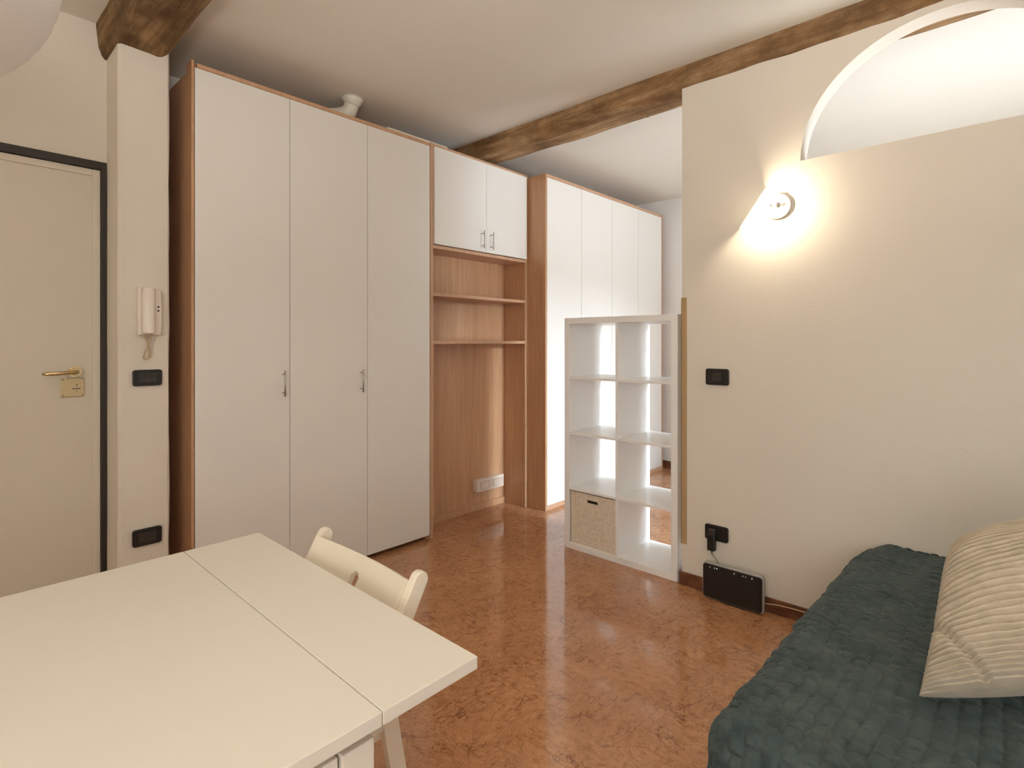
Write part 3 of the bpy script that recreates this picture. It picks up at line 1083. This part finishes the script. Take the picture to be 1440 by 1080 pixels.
def top_z(x, y):
    u = (x - BX0) / (BX1 - BX0)
    z = 0.500 - 0.045 * u - 0.02 * math.exp(-((y - 0.15) / 0.22) ** 2) * u
    z += 0.010 * noise.noise(Vector((x * 2.1, y * 2.1, 0)))
    return z


def quilt():
    """draped grid: arc-length parameters a (across X) and b (along Y) folded over the front and end edges"""
    R = 0.085
    drop = 0.40
    bm = bmesh.new()
    st = 0.0047
    a0 = -(drop + R * math.pi / 2 - R) # start below the front edge
    na = int((BX1 - BX0 + drop + R * .57) / st)
    b1max = drop + R * .57
    ylen = 1.25
    nb = int((ylen + b1max) / st)

    def fold(s, R):
        """distance past the inner start of the rounding -> (outward offset from the inner start, drop)"""
        if s <= 0:
            return s, 0.0
        an = s / R
        if an < math.pi / 2:
            return R * math.sin(an), R * (1 - math.cos(an))
        return R, R + (s - R * math.pi / 2)
    rows = []
    for j in range(nb + 1):
        sb_ = j * st - ylen                      # 0 at the inner start of the end rounding
        row = []
        for i in range(na + 1):
            sa_ = (drop + R * .57) - i * st       # >0 past the front rounding start
            ca, cb = max(0, sa_), max(0, sb_)
            # rounded plan corner: combine the two overhangs radially
            if ca > 0 and cb > 0:
                rr = math.hypot(ca, cb)
                out, dz = fold(rr, R)
                ox, oy = out * ca / rr, out * cb / rr
            else:
                ox, dz1 = fold(sa_, R)
                oy, dz2 = fold(sb_, R)
                dz = max(dz1, dz2)
            x = BX0 + R - ox
            y = BY1 - R + oy
            kk = max(0.0, (x - 2.56) / 0.225) ** 2
            y -= 0.045 * kk * max(0.0, min(1.0, (sb_ + 0.3) / 0.3))
            zt = top_z(max(x, BX0), min(y, BY1)) 
            z = zt - dz
            # normal (approximate)
            nx = -math.sin(min(ca / R, math.pi / 2)) if ca > 0 else 0
            ny = math.sin(min(cb / R, math.pi / 2)) if cb > 0 else 0
            nz = max(0.0, 1 - max(abs(nx), abs(ny)))
            nv = Vector((nx, ny, nz + 0.05)).normalized()
            # stitched blocks, alternate courses shifted, with a warp
            wv_ = noise.noise(Vector((sa_ * 4, sb_ * 4, 3))) * 0.02
            wu = noise.noise(Vector((sa_ * 4, sb_ * 4, 8))) * 0.012
            p, q = (sa_ + wu) / 0.046, (sb_ + wv_) / 0.036
            qi = math.floor(q)
            p2 = p + (0.5 if qi % 2 else 0)
            da = abs(p2 - round(p2)) * 0.046
            db = abs(q - round(q)) * 0.036
            seam = max(math.exp(-(da / 0.0034) ** 2), math.exp(-(db / 0.0034) ** 2))
            dome = (1 - (2 * abs(p2 - math.floor(p2) - .5)) ** 2) * (1 - (2 * abs(q - qi - .5)) ** 2)
            jit = noise.noise(Vector((math.floor(p2) * 3.7, qi * 5.1, 0)))
            tilt = noise.noise(Vector((math.floor(p2) * 2.3, qi * 1.7, 6)))
            h = -0.0062 * seam + 0.0026 * dome * (0.8 + 1.0 * jit) + 0.010 * tilt * (p2 - math.floor(p2) - .5) + 0.007 * jit * (q - qi - .5)
            h += 0.009 * noise.noise(Vector((x * 13, y * 9, z * 13))) + 0.0045 * noise.noise(Vector((x * 45, y * 38, z * 40)))
            # vertical folds on the hanging part
            if dz > R:
                h += 0.012 * math.sin((sb_ if ca > cb else sa_) * 17 + 1.3) * min(1, (dz - R) / 0.25)
            v = Vector((x, y, z)) + nv * h
            v.z = max(v.z, 0.02)
            v.x = min(v.x, 2.792)
            row.append(bm.verts.new(v))
        rows.append(row)
    for r0, r1 in zip(rows, rows[1:]):
        for i in range(na):
            f = bm.faces.new((r0[i], r0[i + 1], r1[i + 1], r1[i]))
            f.smooth = True
    o = obj('quilt', bm, 'quilt')
    return o


q = quilt()
tag(q, 'dark teal quilted bedspread draped over the sofa bed', 'bedspread')


# ------------------------------------------------------------------ ribbed cushion
def cushion(A, Bc, C, D, thick, name, label):
    """soft cushion patch: A lower left, Bc upper left, C lower right, D upper right; ribs run from AB to CD"""
    A, Bc, C, D = map(Vector, (A, Bc, C, D))
    N = (C - A).cross(Bc - A).normalized()
    if N.z < 0:
        N = -N
    bm = bmesh.new()
    NU, NV = 90, 330
    nrib = 34
    g = {}
    for side in (1, -1):
        for j in range(NV + 1):
            for i in range(NU + 1):
                u, w_ = 2 * i / NU - 1, 2 * j / NV - 1
                v = 0.35 * w_ + 0.65 * math.sin(math.pi * w_ / 2)
                key = (side, i, j)
                if i in (0, NU) or j in (0, NV):
                    key = (0, i, j)
                    if key in g:
                        continue
                # edges bow inwards between the corners, upper corners slump round
                pu = u * (1 - 0.05 * (1 - v * v))
                pv = v * (1 - 0.05 * (1 - u * u))
                if v < 0:
                    pv = v * (1 + 0.05 * (1 - u * u))
                if v > 0:
                    k_ = (abs(u) ** 3) * (v ** 3)
                    pu, pv = pu * (1 - 0.12 * k_), pv * (1 - 0.16 * k_)
                s_, t_ = (pu + 1) / 2, (pv + 1) / 2
                base_ = A.lerp(C, s_).lerp(Bc.lerp(D, s_), t_)
                th = thick / 2 * (((1 - u ** 2) ** 0.5) * ((1 - v ** 2) ** 0.5)) ** 0.85
                if side < 0:
                    th *= 0.55
                sag = 0.014 * noise.noise(Vector((u * 1.6, v * 1.6, side * 3))) * (1 - u * u) * (1 - v * v) * 2
                wob = 0.35 * noise.noise(Vector((u * 2.2, v * 5, 5))) + 0.22 * noise.noise(Vector((u * 6, v * 7, 1)))
                rib = abs(math.cos(math.pi * (nrib * w_ / 2 + wob)))
                e = min(1, (1 - abs(u)) * 14) * min(1, (1 - abs(v)) * 14)
                rb = 0.0115 * (rib ** 0.8) * (0.25 + .75 * e)
                cr = -0.020 * math.exp(-(((u + 1) * 1.1 + (v + 1) * 0.9 - 0.62) / 0.035) ** 2) * min(1, e * 2) if side > 0 else 0
                g[key] = bm.verts.new(base_ + N * side * (th + sag + rb + cr))

    def K(side, i, j):
        return g[(0, i, j)] if (i in (0, NU) or j in (0, NV)) else g[(side, i, j)]
    for side in (1, -1):
        for j in range(NV):
            for i in range(NU):
                f = bm.faces.new((K(side, i, j), K(side, i + 1, j), K(side, i + 1, j + 1), K(side, i, j + 1)))
                f.smooth = True
    o = obj(name, bm, 'cord')
    return tag(o, label, 'cushion')


cushion((1.53, 0.16, 0.51), (1.84, 0.14, 0.785), (1.68, -0.28, 0.68), (2.01, -0.33, 0.93), 0.33, 'cushion',
        'cream ribbed cushion propped on the teal quilt at the right edge')

# ------------------------------------------------------------------ router, adapter, cables
RX, RY0, RY1, RZ = 2.722, 0.884, 1.182, 0.186
ro = thing('router', 'black slab router with a row of lights standing against the skirting', 'router', (RX + .02, (RY0 + RY1) / 2, 0))
bm = bmesh.new()
prism(bm, rrect((RY0 + RY1) / 2, 0.004 + RZ / 2, RY1 - RY0, RZ - .008, 0.018, 6), 0, RX + 0.002, RX + 0.030)
obj('casing', bm, 'silver', ro, bevel=0.003)
bm = bmesh.new()
prism(bm, rrect((RY0 + RY1) / 2, 0.004 + RZ / 2, RY1 - RY0 - .008, RZ - .016, 0.015, 6), 0, RX - 0.002, RX + 0.003)
fp = obj('front_panel', bm, 'black', ro, bevel=0.001)
for s in (0.135, 0.215, 0.255, 0.545, 0.685, 0.73, 0.83):
    y = RY1 - s * (RY1 - RY0)
    obj('indicator_light', T([(RX - 0.0015, y, 0.168), (RX - 0.0032, y, 0.168)], 0.0023 if s in (.255, .545, .83) else 0.0015, 8), 'led', fp)
tc = bpy.data.curves.new('logo_text', 'FONT')
tc.body = 'technicolor'
tc.size = 0.0105
tc.extrude = 0.0003
tc.align_x = 'CENTER'
tc.materials.append(M['silver'])
to = bpy.data.objects.new('logo_text', tc)
COL.objects.link(to)
to.rotation_euler = (math.pi / 2, 0, -math.pi / 2)
to.location = (RX - 0.0024, (RY0 + RY1) / 2 + 0.002, 0.040)
bpy.context.view_layer.update()
lm = bpy.data.meshes.new_from_object(to)
bpy.data.objects.remove(to)
to = bpy.data.objects.new('logo_text', lm)
COL.objects.link(to)
to.rotation_euler = (math.pi / 2, 0, -math.pi / 2)
to.location = (RX - 0.0024, (RY0 + RY1) / 2 + 0.002, 0.040)
to.parent = fp
to.matrix_parent_inverse = ro.matrix_basis.inverted()
obj('stand', B((RX + .006, RX + .05, RY0 + .09, RY0 + .21, 0.0, 0.008)), 'black', ro, bevel=0.003)

ad = thing('power_adapter', 'black plug-in power adapter in the low wall socket', 'adapter', (XW - .03, 1.152, 0.30))
obj('body', B((XW - 0.046, XW - 0.015, 1.134, 1.174, 0.235, 0.318)), 'black', ad, bevel=0.005)
obj('plug', B((XW - 0.040, XW - 0.0142, 1.136, 1.170, 0.315, 0.346)), 'darkgrey', ad, bevel=0.005)
cp = bezier((XW - .03, 1.154, 0.238), (XW - .03, 1.154, 0.19), (XW - .034, 1.128, 0.215), (XW - .034, 1.118, 0.176), 16)
cp += bezier(cp[-1], (XW - .034, 1.112, 0.15), (XW - .036, 1.10, 0.10), (XW - .044, 1.10, 0.06), 10)[1:]
obj('cable', T(cp, [0.0035] * 3 + [0.0018] * (len(cp) - 3), 8), 'black', ad)
cb = bezier((XW - .035, 0.90, 0.045), (XW - .03, 0.86, 0.052), (XW - .03, 0.82, 0.062), (XW - .022, 0.70, 0.058), 16)
cb += bezier(cb[-1], (XW - .02, 0.5, 0.05), (XW - .02, 0.2, 0.004), (XW - .02, 0.0, 0.004), 10)[1:]
tag(obj('network_cable', T(cb, 0.0022, 8), 'cordcream'), 'thin cream cable running from the router along the skirting towards the bed', 'cable')
